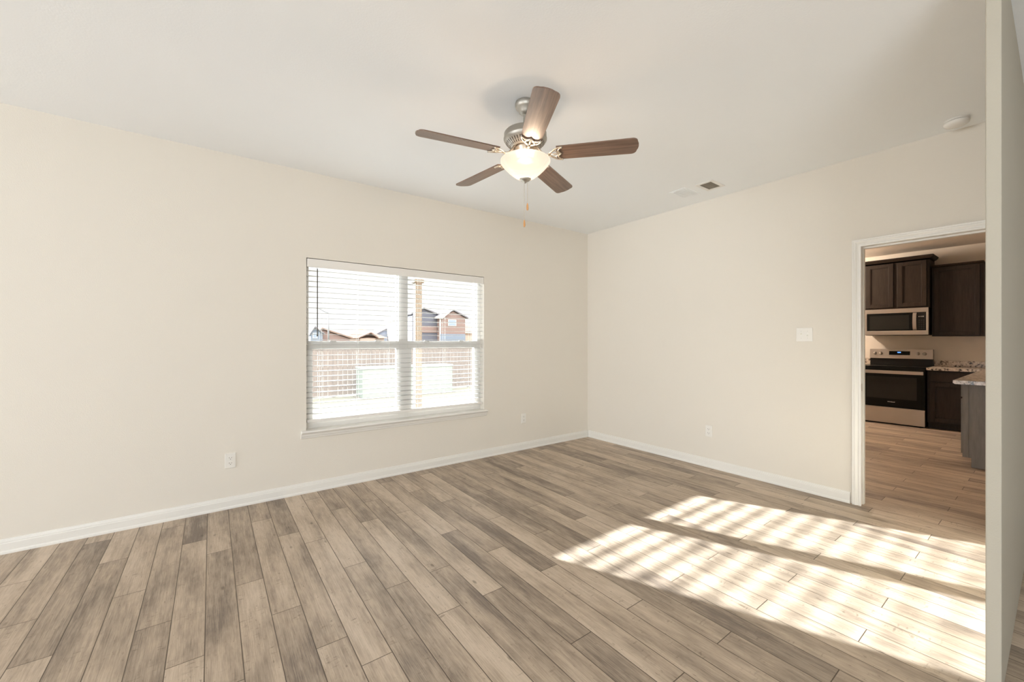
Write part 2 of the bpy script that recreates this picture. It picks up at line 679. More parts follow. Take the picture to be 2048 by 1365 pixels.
# wall end beside the camera
mb = MB()
mb.box(-1.809, 0.0, -3.7020, -3.6630, 0, H + .02, b=0.004)
struct('wall_front', mb, M['wall_shaded'], 'end of the wall close to the camera at the right edge')
struct('wall_left', MB().box(XL - .12, XL, YB - .1, 0, -0.0, H + .02), M['wall'], 'left wall outside the picture')
struct('wall_rear', MB().box(XL - .1, 0.115, YB - .12, YB, 0, H + .02), M['wall_shaded'], 'rear wall of the hall')
struct('wall_hall', MB().box(0.0, 0.115, YB, -5.3, 0, H + .02), M['wall_shaded'], 'side wall of the hall')
struct('ceiling', MB().box(XL - .1, 0.115, YB - .1, 0.0, H, H + .12), M['ceiling'], 'white textured ceiling')
struct('ceiling_kitchen', MB().box(0.115, KX + .1, KY0 - .1, 0.0, H, H + .12), M['kwall'], 'kitchen ceiling')
struct('wall_kitchen_back', MB().box(KX, KX + .12, KY0 - .1, 0.0, 0, H), M['kwall'], 'kitchen wall behind the range')
struct('wall_kitchen_side', MB().box(0.115, KX, KY0 - .12, KY0, 0, H), M['kwall'], 'kitchen side wall')


# ------------------------------------------------------------------ baseboards, door casing
def base_profile(t=1.0):
    return [(0, 0), (0.019, 0), (0.0185, 0.012), (0.015, 0.019), (0.0125, 0.020), (0.0125, 0.062), (0.010, 0.066),
            (0.010, 0.072), (0.0075, 0.075), (0.0055, 0.086), (0.0, 0.089)]


bp_ = base_profile()
struct('baseboard_far', MB().prism([(-a, b) for a, b in bp_], XL, -0.0, 'x'), M['trim'], 'white baseboard below the window')
struct('baseboard_right', MB().prism([(-a, b) for a, b in bp_], DY1 + .063, -0.019, 'y'), M['trim'],
       'white baseboard of the right wall')

door = thing('door_1', 'white cased doorway to the kitchen', None, (0, DY1, 0), kind='structure')
CW = 0.057


def casing_section(s):       # (across from the opening edge, out of wall)
    pr = [(0, 0), (0, .011), (.006, .013), (.020, .0135), (.024, .0095), (.034, .0105), (.050, .0165), (.060, .0175),
          (.064, .0145), (.070, .0165), (.080, .0175), (.083, .015), (.083, 0)]
    return [(a * CW / .083, t) for a, t in pr]


mb = MB()
# mitred casing swept round the opening: left leg, head, right leg
path = [(DY1 - .006, 0.0, 1, 0), (DY1 - .006, DZ - .0, 1, 1), (DY0 + .006, DZ - .0, -1, 1), (DY0 + .006, 0.0, -1, 0)]
pr = casing_section(0)
vs_, fs_ = [], []
for (y, z, sy, sz) in path:
    for a, t in pr:
        yy = y + sy * a
        if sy < 0:
            yy = max(yy, -3.6625 + 0.0)
        vs_.append((-t, yy, z + sz * a))
n = len(pr)
for i in range(3):
    for k in range(n - 1):
        fs_.append((i * n + k, i * n + k + 1, (i + 1) * n + k + 1, (i + 1) * n + k))
fs_.append(tuple(range(n)))
fs_.append(tuple(3 * n + k for k in range(n)))
mb.add(vs_, fs_)
mb.build('casing', M['trim'], door, door.location)
mb = MB()
mb.box(-0.001, 0.116, DY1, DY1 + .018, 0, DZ + .018)
mb.box(-0.001, 0.116, DY0 - .018, DY0, 0, DZ + .018)
mb.box(-0.001, 0.116, DY0, DY1, DZ, DZ + .018)
mb.box(0.050, 0.085, DY1 - .009, DY1, 0, DZ)
mb.box(0.045, 0.085, DY0, DY0 + .011, 0, DZ)
mb.box(0.045, 0.085, DY0 + .011, DY1 - .011, DZ - .011, DZ)
mb.build('jamb', M['trim'], door, door.location)
MB().box(0.006, 0.034, DY1 - .0018, DY1 + .0001, 0.900, 0.957, b=.0006).build('strike_plate', M['nickel'], door, door.location)

# ------------------------------------------------------------------ windows (twin single-hung units)
Y0, Y1 = 0.078, 0.150


def window(name, label, x0, x1, fl, fr, sl, sr):
    """fl / fr: width of the visible upper frame left and right"""
    c = thing(name, label, None, ((x0 + x1) / 2, 0.11, WZ0), kind='structure')
    s = c.location
    zb, zt = WZ0 + .022, WZ1
    m = MB()
    m.box(x0, x0 + fl, Y0, Y1, zb, zt)
    m.box(x1 - fr, x1, Y0, Y1, zb, zt)
    m.box(x0 + fl, x1 - fr, Y0, Y1, zt - .05, zt)
    m.box(x0 + fl, x1 - fr, Y0, Y1, zb, zb + .035)
    m.build('window_frame', M['vinyl'], c, s)
    m = MB()     # upper sash rim
    a0, a1 = x0 + fl, x1 - fr
    m.box(a0, a1, 0.112, 0.140, 1.250, 1.292)
    m.box(a0, a0 + .012, 0.112, 0.140, 1.292, zt - .05)
    m.box(a1 - .012, a1, 0.112, 0.140, 1.292, zt - .05)
    m.build('upper_sash', M['vinyl'], c, s)
    MB().box(a0 + .012, a1 - .012, 0.1245, 0.1275, 1.292, zt - .05).build('upper_glass', M['glass'], c, s)
    m = MB()     # lower sash
    m.box(a0, a1, 0.080, 0.111, 1.222, 1.296, b=.003)
    m.box(a0, a0 + sl, 0.080, 0.111, zb + .035, 1.222)
    m.box(a1 - sr, a1, 0.080, 0.111, zb + .035, 1.222)
    m.box(a0 + sl, a1 - sr, 0.080, 0.111, zb + .035, zb + .068)
    m.build('lower_sash', M['vinyl'], c, s)
    MB().box(a0 + sl, a1 - sr, 0.094, 0.097, zb + .068, 1.222).build('lower_glass', M['glass'], c, s)
    MB().box(a0 + .0, a1 - .0, 0.1435, 0.1443, zb + .035, 1.25).build('insect_screen', M['screen'], c, s)
    for f in (.25, .75):
        xx = a0 + (a1 - a0) * f
        k = MB().box(xx - .028, xx + .028, 0.066, 0.0805, 1.285, 1.300, b=.003)
        k.box(xx - .006, xx + .022, 0.062, 0.072, 1.290, 1.297, b=.002)
        k.build('sash_lock', M['vinyl'], c, s)
    return c


window('window_1', 'left unit of the twin window', WX0, -2.580, 0.026, 0.036, 0.036, 0.022)
window('window_2', 'right unit of the twin window', -2.580, WX1, 0.060, 0.044, 0.038, 0.034)

# stool and apron under the window
prof = [(0.078, 0.510), (0.078, 0.532), (-0.038, 0.532), (-0.044, 0.528), (-0.045, 0.520), (-0.040, 0.513), (-0.026, 0.508),
        (-0.020, 0.500), (-0.018, 0.488), (-0.013, 0.478), (-0.010, 0.466), (-0.0, 0.462), (0.0, 0.510)]
m = MB().prism([(y, z) for y, z in prof if True], WX0, WX1, 'x')
horn = [(0.0, 0.532), (-0.038, 0.532), (-0.044, 0.528), (-0.045, 0.520), (-0.040, 0.513), (-0.026, 0.508),
        (-0.020, 0.500), (-0.018, 0.488), (-0.013, 0.478), (-0.010, 0.466), (-0.0, 0.462)]
m.prism(horn, WX0 - .042, WX0, 'x')
m.prism(horn, WX1, WX1 + .030, 'x')
struct('trim_1', m, M['trim'], 'white window sill and apron')

# ------------------------------------------------------------------ venetian blind
bl = thing('window_blind', 'white horizontal venetian blind with open slats hanging in the twin window', 'blind', (-2.56, 0.045, 0.590))
s = bl.location
BX0, BX1 = WX0 + .006, WX1 - .006
m = MB()
m.box(BX0, BX1, -0.004, 0.009, 1.930, 2.002, b=.003)
m.box(BX0, BX0 + .010, 0.009, 0.060, 1.932, 2.002)
m.box(BX1 - .010, BX1, 0.009, 0.060, 1.932, 2.002)
m.build('valance', M['vinyl'], bl, s)
MB().box(BX0 + .015, BX1 - .015, 0.016, 0.070, 1.945, 2.000).build('headrail', M['vinyl'], bl, s)
m = MB()
TILT = R(0.5)
for i in range(28):
    z = 1.905 - i * 0.046
    mt = Matrix.Translation((0, 0.045, z)) @ Matrix.Rotation(TILT, 4, 'X')
    m.box(BX0 + .004, BX1 - .004, -0.025, 0.025, -0.0019, 0.0019, mtx=mt)
m.build('slats', M['slat'], bl, s)
MB().box(BX0 + .004, BX1 - .004, 0.019, 0.071, 0.590, 0.616, b=.004).build('bottom_rail', M['vinyl'], bl, s)
for x in (-3.336, -3.022, -2.732, -2.415, -2.135, -1.820):
    m = MB()
    for dx in (0.0,):
        m.tube([(x, 0.0185, 1.95), (x, 0.0185, 0.588)], 0.0009, 6)
        m.tube([(x, 0.0715, 1.95), (x, 0.0715, 0.588)], 0.0009, 6)
    m.tube([(x + .012, 0.045, 1.95), (x + .012, 0.045, 0.600)], 0.0010, 6)
    m.tube([(x, 0.0185, 0.5885), (x, 0.0715, 0.5885)], 0.0011, 6)
    m.build('ladder_cord', M['cord'], bl, s)
m = MB().tube([(-3.368, 0.012, 1.935), (-3.368, 0.004, 1.915), (-3.368, 0.004, 1.36), (-3.368, 0.004, 1.335)], [.002, .0042, .0042, .006], 8)
m.build('tilt_wand', M['wand'], bl, s)


# ------------------------------------------------------------------ outlets and switch (built facing -Y, then turned)
def make_outlet():
    o = thing('electrical_outlet', '', 'outlet')
    m = MB().box(-.035, .035, -.006, 0, -.0575, .0575, b=.0025)
    m.build('cover_plate', M['plastic'], o)
    for zc in (.0205, -.0205):
        r = MB()
        pts = []
        for k in range(24):
            a = 2 * math.pi * k / 24
            pts.append((max(-.0165, min(.0165, .0185 * math.cos(a))), zc + max(-.0145, min(.0145, .0175 * math.sin(a)))))
        r.prism(pts, -.0085, -.005, 'y')
        rc = r.build('receptacle', M['plastic'], o)
        h = MB()
        h.box(-.0085, -.0060, -.0090, -.0080, zc - .001, zc + .007)
        h.box(.0060, .0085, -.0090, -.0080, zc, zc + .006)
        h.prism([(.0026 * math.cos(k * math.pi / 6), zc - .0075 + .0028 * math.sin(k * math.pi / 6)) for k in range(12)], -.0090, -.0080, 'y')
        h.build('slots', M['slot'], rc)
    MB().prism([(.003 * math.cos(k * math.pi / 6), .003 * math.sin(k * math.pi / 6)) for k in range(12)], -.0068, -.0055, 'y').build('screw', M['toggle'], o)
    return o


OG = 'wall outlets'
o1 = make_outlet()
o1.location = (-3.988, 0, 0.369)
tag(o1, 'white double outlet on the window wall, left of the window near the floor', 'outlet', OG)
o2 = copy_tree(o1)
o2.location = (-1.106, 0, 0.372)
tag(o2, 'white double outlet between the window and the room corner, near the floor', 'outlet', OG)
o3 = copy_tree(o1)
o3.location = (0, -1.673, 0.371)
o3.rotation_euler = (0, 0, R(-90))
tag(o3, 'white double outlet on the right wall, below and left of the light switch', 'outlet', OG)

sw = thing('light_switch', 'white two gang light switch plate beside the kitchen doorway', 'light switch', (0, -2.510, 1.350), R(-90))
MB().box(-.060, .060, -.0065, 0, -.0585, .0585, b=.0028).build('cover_plate', M['plastic'], sw)
for xc, up in ((-.023, 1), (.023, -1)):
    t = MB().box(-.0052, .0052, -.0068, -.0055, -.0125, .0125, mtx=Matrix.Translation((xc, 0, 0)))
    t.box(-.0045, .0045, -.015, .004, -.0045, .0045, b=.0012, mtx=Matrix.Translation((xc, -.004, .003 * up)) @ Matrix.Rotation(R(-28 * up), 4, 'X'))
    tg = t.build('toggle', M['toggle'], sw)
    for zz in (.030, -.030):
        q = MB()
        q.prism([(xc + .0030 * math.cos(k * math.pi / 6), zz + .0030 * math.sin(k * math.pi / 6)) for k in range(12)], -.0075, -.006, 'y')
        q.build('screw', M['badge'], sw)

# ------------------------------------------------------------------ things on the ceiling
sd = thing('smoke_detector', 'round white smoke detector on the ceiling near the kitchen doorway', 'smoke detector', (-0.185, -3.418, H))
MB().lathe([(0.060, -.001), (0.060, -.010), (0.0, -.010)], n=40).build('base', M['vinyl'], sd)
MB().lathe([(0.054, -.010), (0.054, -.0135), (0.0, -.0135)], n=40).build('shadow_gap', M['slot'], sd)
MB().lathe([(0.059, -.013), (0.061, -.016), (0.059, -.028), (0.050, -.037), (0.028, -.041), (0.0, -.042)], n=40).build('cover', M['vinyl'], sd)
MB().lathe([(0.006, -.039), (0.006, -.0430), (0.0, -.0435)], c=(.025, .02, 0), n=16).build('test_button', M['toggle'], sd)

vt = thing('ceiling_vent', 'small ceiling vent with a dark slotted grille and white frame', 'vent', (-0.383, -1.883, H))
hx, hy, fw_ = .088, .053, .030
m = MB()
m.box(-hx - fw_, -hx, -hy - fw_, hy + fw_, -.007, 0, b=.002)
m.box(hx, hx + fw_, -hy - fw_, hy + fw_, -.007, 0, b=.002)
m.box(-hx, hx, -hy - fw_, -hy, -.007, 0, b=.002)
m.box(-hx, hx, hy, hy + fw_, -.007, 0, b=.002)
m.build('frame', M['vinyl'], vt)
MB().box(-hx, hx, -hy, hy, -.0015, 0).build('backing', M['slot'], vt)
m = MB()
for i in range(15):
    x = -hx + (i + .5) * 2 * hx / 15
    m.box(x - .0011, x + .0011, -hy, hy, -.006, -.0015)
for i in range(3):
    y = -hy + (i + 1) * 2 * hy / 4
    m.box(-hx, hx, y - .001, y + .001, -.0055, -.0015)
m.build('grille', mat('grille_metal', lin(150, 140, 124), 0.5), vt)

rg = thing('ceiling_register', 'flat white rectangular air register on the ceiling beside the dark vent', 'vent', (-0.395, -1.635, H))
m = MB()
hx, hy = .125, .085
m.box(-hx, hx, -hy, hy, -.005, 0, b=.002)
m.build('frame', M['ceiling'], rg)
m = MB()
for i in range(9):
    y = -hy + .022 + i * (2 * hy - .044) / 8
    m.box(-hx + .02, hx - .02, -.006, .006, -.001, .001, mtx=Matrix.Translation((0, y, -.0060)) @ Matrix.Rotation(R(9), 4, 'X'))
m.build('louvers', M['ceiling'], rg)

# ------------------------------------------------------------------ ceiling fan
FX, FY = -2.572, -1.890
fan = thing('ceiling_fan', 'five blade brown and nickel ceiling fan with a lit glass bowl', 'ceiling fan', (FX, FY, H))
MB().lathe([(0.060, 0.0), (0.062, -.006), (0.061, -.024), (0.054, -.036), (0.043, -.044), (0.038, -.058), (0.026, -.070), (0.020, -.074), (0.0, -.074)]).build('canopy', M['nickel'], fan)
MB().lathe([(0.0125, -.070), (0.0125, -.165), (0.022, -.168), (0.026, -.180), (0.026, -.184)], n=24).build('downrod', M['nickel'], fan)
hs = MB().lathe([(0.0, -.176), (0.100, -.178), (0.122, -.182), (0.129, -.190), (0.129, -.216), (0.1315, -.219), (0.1315, -.225), (0.123, -.239),
                 (0.100, -.261), (0.080, -.276), (0.076, -.278), (0.074, -.262), (0.0, -.262)], n=56).build('motor_housing', M['nickel'], fan)
m = MB()
for k in range(40):
    a = 2 * math.pi * k / 40
    mt = Matrix.Rotation(a, 4, 'Z') @ Matrix.Translation((0.1020, 0, -.2575)) @ Matrix.Rotation(R(-40.7), 4, 'Y')
    m.box(-.0190, .0190, -.0027, .0027, -.0012, .0012, mtx=mt)
m.build('vent_slots', M['slot'], hs)
MB().lathe([(0.062, -.262), (0.062, -.292), (0.056, -.300), (0.052, -.330), (0.056, -.336), (0.056, -.352), (0.0, -.352)], n=40).build('light_fitter', M['nickel_warm'], fan)
ZB = -.322
for k in range(5):
    ang = R(24.4 + 72 * k)
    rot = Matrix.Rotation(ang, 4, 'Z')
    pitch = Matrix.Translation((0, 0, ZB)) @ Matrix.Rotation(R(-12), 4, 'X')
    r0, r1, w0, w1 = .190, .655, .058, .066
    out = [(r0, -w0), (r0 + .006, -w0)]
    cr = .030
    out += [(r1 - cr, -w1)]
    for q in range(1, 7):
        a = -math.pi / 2 + q * math.pi / 12
        out.append((r1 - cr + cr * math.cos(a) , -w1 + cr + cr * math.sin(a)))
    out.append((r1 + .006, -.02))
    out.append((r1 + .008, 0))
    half = out[:]
    out = half + [(x, -y) for x, y in half[::-1] if abs(y) > 1e-6]
    b = MB().prism(out, 0, .0065, 'z')
    b.xform(pitch)
    bo = b.build('blade', M['blade'], fan)
    bo.rotation_euler = (0, 0, ang)
    # scrolled bracket carrying the blade
    i = MB()
    i.tube([(.056, 0, -.272), (.075, 0, -.276), (.092, 0, -.300), (.110, 0, -.322), (.132, 0, -.329), (.150, 0, -.328)],
           [.010, .010, .0095, .009, .009, .010], 10, 0.6)
    for sg in (-1, 1):
        pts = []
        for q in range(11):
            t_ = q / 10
            pts.append((.146 + .078 * t_ + .002 * math.sin(t_ * 6.3), sg * (.006 + .050 * math.sin(t_ * math.pi * .5) ** .8), 0))
        pts = [pitch @ Vector((p[0], p[1], -.0045)) for p in pts]
        i.tube(pts, .0052, 8, 0.7)
        pts = []
        for q in range(9):
            t_ = q / 8
            pts.append(pitch @ Vector((.224 - .020 * math.sin(t_ * math.pi) - .006 * t_, sg * .056 * (1 - t_), -.0045)))
        i.tube(pts, .0050, 8, 0.7)
        pts = []
        for q in range(9):
            t_ = q / 8
            pts.append(pitch @ Vector((.152 + .050 * t_, sg * (.006 + .022 * math.sin(t_ * math.pi)), -.0045)))
        i.tube(pts, .0042, 8, 0.7)
    i.tube([pitch @ Vector((.148, 0, -.0045)), pitch @ Vector((.190, 0, -.0045)), pitch @ Vector((.217, 0, -.0045))], [.007, .0045, .006], 8, 0.6)
    i.build('blade_bracket', M['nickel_warm'], bo)
    for px, py in ((.222, .054), (.222, -.054), (.214, 0)):
        p = pitch @ Vector((px, py, -.008))
        sc = MB().lathe([(0.0, -.003), (.004, -.002), (.005, .002), (.005, .006)], c=p, n=12)
        sc.build('screw', M['nickel'], bo)
# glass bowl, open at the top
outer = [(0.146, -.350), (0.151, -.352), (0.1515, -.360), (0.143, -.374), (0.122, -.398), (0.096, -.424), (0.066, -.448), (0.036, -.464), (0.012, -.468)]
inner = [(r - .004 if r > .01 else r, z + .004) for r, z in outer[1:]][::-1]
MB().lathe(outer + inner, n=56).build('light_bowl', M['bowl'], fan)
MB().lathe([(0.0, -.458), (0.032, -.459), (0.035, -.464), (0.028, -.472), (0.016, -.477), (0.008, -.482), (0.006, -.488), (0.0, -.490)], n=28).build('finial', M['nickel'], fan)
for (dx, dy, zb, nm) in ((.012, -.006, -.640, 0), (-.004, .004, -.742, 1)):
    m = MB()
    z = -.484
    while z > zb + .030:
        m.lathe([(0.0, .0016), (.0014, .0008), (.0014, -.0008), (0, -.0016)], c=(dx, dy, z), n=6)
        z -= .0036
    m.tube([(dx, dy, -.478), (dx, dy, zb + .028)], .0007, 5)
    ch = m.build('pull_chain', M['brass'], fan)
    MB().lathe([(0.0, .031), (.0025, .031), (.0035, .027), (.0052, .018), (.0064, .006), (.0062, -.004), (.0045, -.011), (0, -.013)], c=(dx, dy, zb), n=16).build('fob', M['fob'], ch)
light('fan_bulb', 'POINT', (FX, FY, H - .398), 32.0, (1.0, 0.84, 0.69), shadow_soft_size=.05)

# ------------------------------------------------------------------ kitchen
CT = 0.900


def shaker(m, x, y0, y1, z0, z1, st=.055, th=.020):
    """recessed panel front facing -X whose face is at x"""
    m.box(x, x + th, y0, y0 + st, z0, z1, b=.002)
    m.box(x, x + th, y1 - st, y1, z0, z1, b=.002)
    m.box(x, x + th, y0 + st, y1 - st, z0, z0 + st, b=.002)
    m.box(x, x + th, y0 + st, y1 - st, z1 - st, z1, b=.002)
    m.box(x + .015, x + th, y0 + st, y1 - st, z0 + st, z1 - st)
    # inner bead
    b = .008
    m.box(x + .004, x + th, y0 + st, y0 + st + b, z0 + st, z1 - st)
    m.box(x + .004, x + th, y1 - st - b, y1 - st, z0 + st, z1 - st)
    m.box(x + .004, x + th, y0 + st + b, y1 - st - b, z0 + st, z0 + st + b)
    m.box(x + .004, x + th, y0 + st + b, y1 - st - b, z1 - st - b, z1 - st)
    return m


# range -------------------------------------------------
RY0, RY1 = -2.622, -1.862
rgn = thing('kitchen_range', 'stainless steel and black electric range under the microwave', 'stove', (4.70, -2.242, 0))
s = rgn.location
m = MB()
m.box(4.40, 5.04, RY0 + .004, RY1 - .004, 0.012, 0.885)
m.box(4.42, 5.02, RY0 + .03, RY1 - .03, 0.0, 0.012)
m.build('body', M['blackpanel'], rgn, s)
m = MB()
m.box(4.372, 4.985, RY0, RY1, 0.885, 0.902, b=.004)
m.build('cooktop', M['blackglass'], rgn, s)
m = MB()
m.box(4.985, 5.045, RY0 + .002, RY1 - .002, 0.885, 1.012)
m.build('riser', M['blackpanel'], rgn, s)
m = MB()
m.prism([(4.950, 1.008), (4.972, 1.160), (5.045, 1.160), (5.045, 1.008)], RY0 + .001, RY1 - .001, 'y')
bg = m.build('control_panel', M['steel'], rgn, s)


def bgx(z):
    return 4.950 + (z - 1.008) / .152 * .022


for y in (-1.934, -2.008, -2.454, -2.531):
    q = MB()
    tmp = MB().lathe([(.024, 0), (.024, .006), (.019, .010), (.017, .026), (.0, .027)], n=24)
    tmp.box(-.004, .004, -.018, .018, .026, .034, b=.001)
    tmp.xform(Matrix.Translation((bgx(1.091), y, 1.091)) @ Matrix.Rotation(R(-90), 4, 'Y') @ Matrix.Rotation(R(90), 4, 'Z'))
    tmp.build('control_knob', M['steel'], rgn, s)
dp = MB()
dp.add([(bgx(1.066) - .002, -2.362, 1.066), (bgx(1.066) - .002, -2.109, 1.066), (bgx(1.128) - .002, -2.109, 1.128), (bgx(1.128) - .002, -2.362, 1.128),
        (bgx(1.066) + .003, -2.362, 1.066), (bgx(1.066) + .003, -2.109, 1.066), (bgx(1.128) + .003, -2.109, 1.128), (bgx(1.128) + .003, -2.362, 1.128)],
       [(0, 1, 2, 3), (7, 6, 5, 4), (0, 4, 5, 1), (1, 5, 6, 2), (2, 6, 7, 3), (3, 7, 4, 0)])
do = dp.build('display', M['blackglass'], rgn, s)
q = MB()
for i in range(4):
    yy = -2.214 - i * .0105
    zz = 1.108
    for a, b, c, d in ((0, .006, -.009, -.0072), (0, .006, -.0008, .0008), (0, .006, .0072, .009), (-.001, .001, -.009, .009), (.005, .007, -.009, .009)):
        q.box(bgx(zz) - .0042, bgx(zz) - .002, yy - b, yy - a, zz + c, zz + d)
q.build('clock_digits', M['display'], do, s)
m = MB()
m.box(4.366, 4.400, RY0 + .003, RY1 - .003, 0.272, 0.878, b=.004)
od = m.build('oven_door', M['blackglass'], rgn, s)
MB().box(4.3645, 4.3665, RY0 + .09, RY1 - .09, 0.40, 0.74).build('oven_window', M['smokeglass'], od, s)
m = MB()
m.box(4.318, 4.334, RY0 + .012, RY1 - .012, 0.788, 0.838, b=.006)
m.box(4.332, 4.368, RY0 + .020, RY0 + .050, 0.797, 0.829, b=.003)
m.box(4.332, 4.368, RY1 - .050, RY1 - .020, 0.797, 0.829, b=.003)
m.build('oven_handle', M['steel'], od, s)
cu = bpy.data.curves.new('badge', 'FONT')
cu.body = 'Whirlpool'
cu.size = .021
cu.extrude = .0006
cu.align_x = 'CENTER'
cu.align_y = 'CENTER'
cu.materials.append(M['badge'])
txt = bpy.data.objects.new('badge_text', cu)
COL.objects.link(txt)
bpy.context.view_layer.update()
bme = bpy.data.meshes.new_from_object(txt.evaluated_get(bpy.context.evaluated_depsgraph_get()))
bpy.data.objects.remove(txt)
bme.materials.clear()
bme.materials.append(M['badge'])
bo = bpy.data.objects.new('badge', bme)
COL.objects.link(bo)
bo.parent = od
bo.location = (4.3650 - s[0], -2.247 - s[1], 0.352)
bo.rotation_euler = (R(90), 0, R(-90))
MB().box(4.362, 4.400, RY0 + .003, RY1 - .003, 0.022, 0.266, b=.005).build('storage_drawer', M['steel'], rgn, s)

# microwave ---------------------------------------------
MY0, MY1 = -2.620, -1.860
mw = thing('microwave_oven', 'stainless over the range microwave with a black window', 'microwave', (4.83, -2.24, 1.392))
s = mw.location
MB().box(4.650, 5.045, MY0 + .002, MY1 - .002, 1.396, 1.806).build('body', M['blackpanel'], mw, s)
m = MB()
m.box(4.622, 4.650, MY0, MY1, 1.738, 1.806, b=.003)
m.box(4.622, 4.650, MY0, MY1, 1.392, 1.458, b=.003)
m.box(4.622, 4.650, MY0, MY0 + .026, 1.458, 1.738, b=.002)
m.box(4.622, 4.650, MY1 - .040, MY1, 1.458, 1.738, b=.002)
m.build('front_frame', M['steel'], mw, s)
dr = MB().box(4.628, 4.650, MY0 + .125, MY1 - .040, 1.458, 1.738).build('door', M['blackglass'], mw, s)
MB().box(4.6262, 4.629, MY0 + .215, MY1 - .075, 1.478, 1.700).build('door_window', M['smokeglass'], dr, s)
m = MB()
hp = []
for q in range(13):
    t_ = q / 12
    hp.append((4.622 - .034 * math.sin(math.pi * t_) ** .6, -2.470, 1.466 + .266 * t_))
for a, b in zip(hp[:-1], hp[1:]):
    m.add([(a[0], -2.491, a[2]), (a[0], -2.449, a[2]), (b[0], -2.449, b[2]), (b[0], -2.491, b[2]),
           (a[0] + .010, -2.491, a[2]), (a[0] + .010, -2.449, a[2]), (b[0] + .010, -2.449, b[2]), (b[0] + .010, -2.491, b[2])],
          [(0, 1, 2, 3), (7, 6, 5, 4), (0, 3, 7, 4), (1, 5, 6, 2), (0, 4, 5, 1), (3, 2, 6, 7)])
m.build('handle', M['steel'], dr, s)
kp = MB().box(4.627, 4.650, MY0 + .026, MY0 + .125, 1.458, 1.738).build('keypad_panel', M['blackpanel'], mw, s)
q = MB()
for i in range(4):
    q.box(4.6255, 4.6272, -2.570 + i * .0165, -2.560 + i * .0165, 1.664, 1.680)
q.build('clock_digits', M['badge'], kp, s)
q = MB()
for r_ in range(5):
    for c_ in range(3):
        q.box(4.6262, 4.6272, -2.574 + c_ * .024, -2.560 + c_ * .024, 1.485 + r_ * .031, 1.497 + r_ * .031)
q.build('keys', mat('grey_keys', (0.05, 0.05, 0.048, 1), 0.5), kp, s)
m = MB()
m.box(4.66, 5.03, MY0 + .02, MY1 - .02, 1.386, 1.396)
m.build('underside_filter', M['slot'], mw, s)

# wall cabinets -----------------------------------------
c1 = thing('wall_cabinet', 'dark brown two door wall cabinet with crown above the microwave', 'cabinet', (4.83, -2.24, 1.808))
s = c1.location
CY0, CY1 = -2.628, -1.856
MB().box(4.640, 5.048, CY0, CY1, 1.808, 2.560).build('body', M['cabinet'], c1, s)
for y0, y1 in ((CY0 + .030, -2.272), (-2.222, CY1 - .030)):
    shaker(MB(), 4.620, y0, y1, 1.830, 2.530).build('door', M['cabinet'], c1, s)
m = MB()
crp = [(0, 2.535), (0, 2.552), (.020, 2.560), (.040, 2.585), (.045, 2.596), (.045, 2.606), (0, 2.606)]
# front run and right return, mitred
vs_, fs_ = [], []
for (px, py, sx, sy) in ((4.640, CY1 + .04, -1, 0), (4.640, CY0, -1, -1), (5.046, CY0, 0, -1)):
    for a, z in crp:
        vs_.append((px + sx * a, py + sy * a, z))
n = len(crp)
for i in range(2):
    for k in range(n):
        k2 = (k + 1) % n
        fs_.append((i * n + k, i * n + k2, (i + 1) * n + k2, (i + 1) * n + k))
fs_.append(tuple(range(n)))
fs_.append(tuple(2 * n + k for k in range(n)))
m.add(vs_, fs_)
m.build('crown_molding', M['cabinet'], c1, s)

c2 = thing('wall_cabinet', 'taller dark brown single door wall cabinet right of the microwave', 'cabinet', (4.89, -2.90, 1.366))
s = c2.location
MB().box(4.745, 5.048, -3.160, -2.640, 1.366, 2.430).build('body', M['cabinet'], c2, s)
shaker(MB(), 4.725, -3.125, -2.668, 1.382, 2.400, st=.05).build('door', M['cabinet'], c2, s)
m = MB()
m.prism([(4.745, 2.410), (4.722, 2.425), (4.712, 2.445), (5.046, 2.445), (5.046, 2.410)], -3.160, -2.640, 'y')
m.build('top_molding', M['cabinet'], c2, s)

# base cabinet right of the range -----------------------
b1 = thing('base_cabinet', 'dark brown base cabinet right of the range with drawer over door', 'cabinet', (4.74, -2.90, 0))
s = b1.location
m = MB()
m.box(4.430, 5.045, -3.196, -2.634, 0.090, CT - .036)
m.box(4.500, 5.045, -3.196, -2.634, 0.0, 0.090)
m.build('body', M['cabinet'], b1, s)
m = MB()
m.box(4.410, 4.430, -3.150, -2.660, 0.705, 0.845, b=.003)
m.build('drawer', M['cabinet'], b1, s)
shaker(MB(), 4.410, -3.150, -2.660, 0.110, 0.685).build('door', M['cabinet'], b1, s)

# left base cabinet, only its worktop edge and splash show
b2 = thing('base_cabinet', 'dark base cabinet left of the range, mostly hidden by the door frame', 'cabinet', (4.74, -1.50, 0))
s = b2.location
m = MB()
m.box(4.430, 5.045, -1.850, -1.10, 0.090, CT - .036)
m.box(4.500, 5.045, -1.850, -1.10, 0.0, 0.090)
m.build('body', M['cabinet'], b2, s)
shaker(MB(), 4.410, -1.83, -1.12, 0.110, 0.845).build('door', M['cabinet'], b2, s)
ct2 = thing('countertop', 'short speckled granite worktop left of the range', 'countertop', (4.74, -1.50, CT - .036))
s = ct2.location
MB().box(4.392, 5.045, -1.856, -1.10, CT - .036, CT, b=.003).build('slab', M['granite'], ct2, s)
MB().box(5.025, 5.046, -1.856, -1.10, CT, CT + .10, b=.002).build('backsplash', M['granite'], ct2, s)

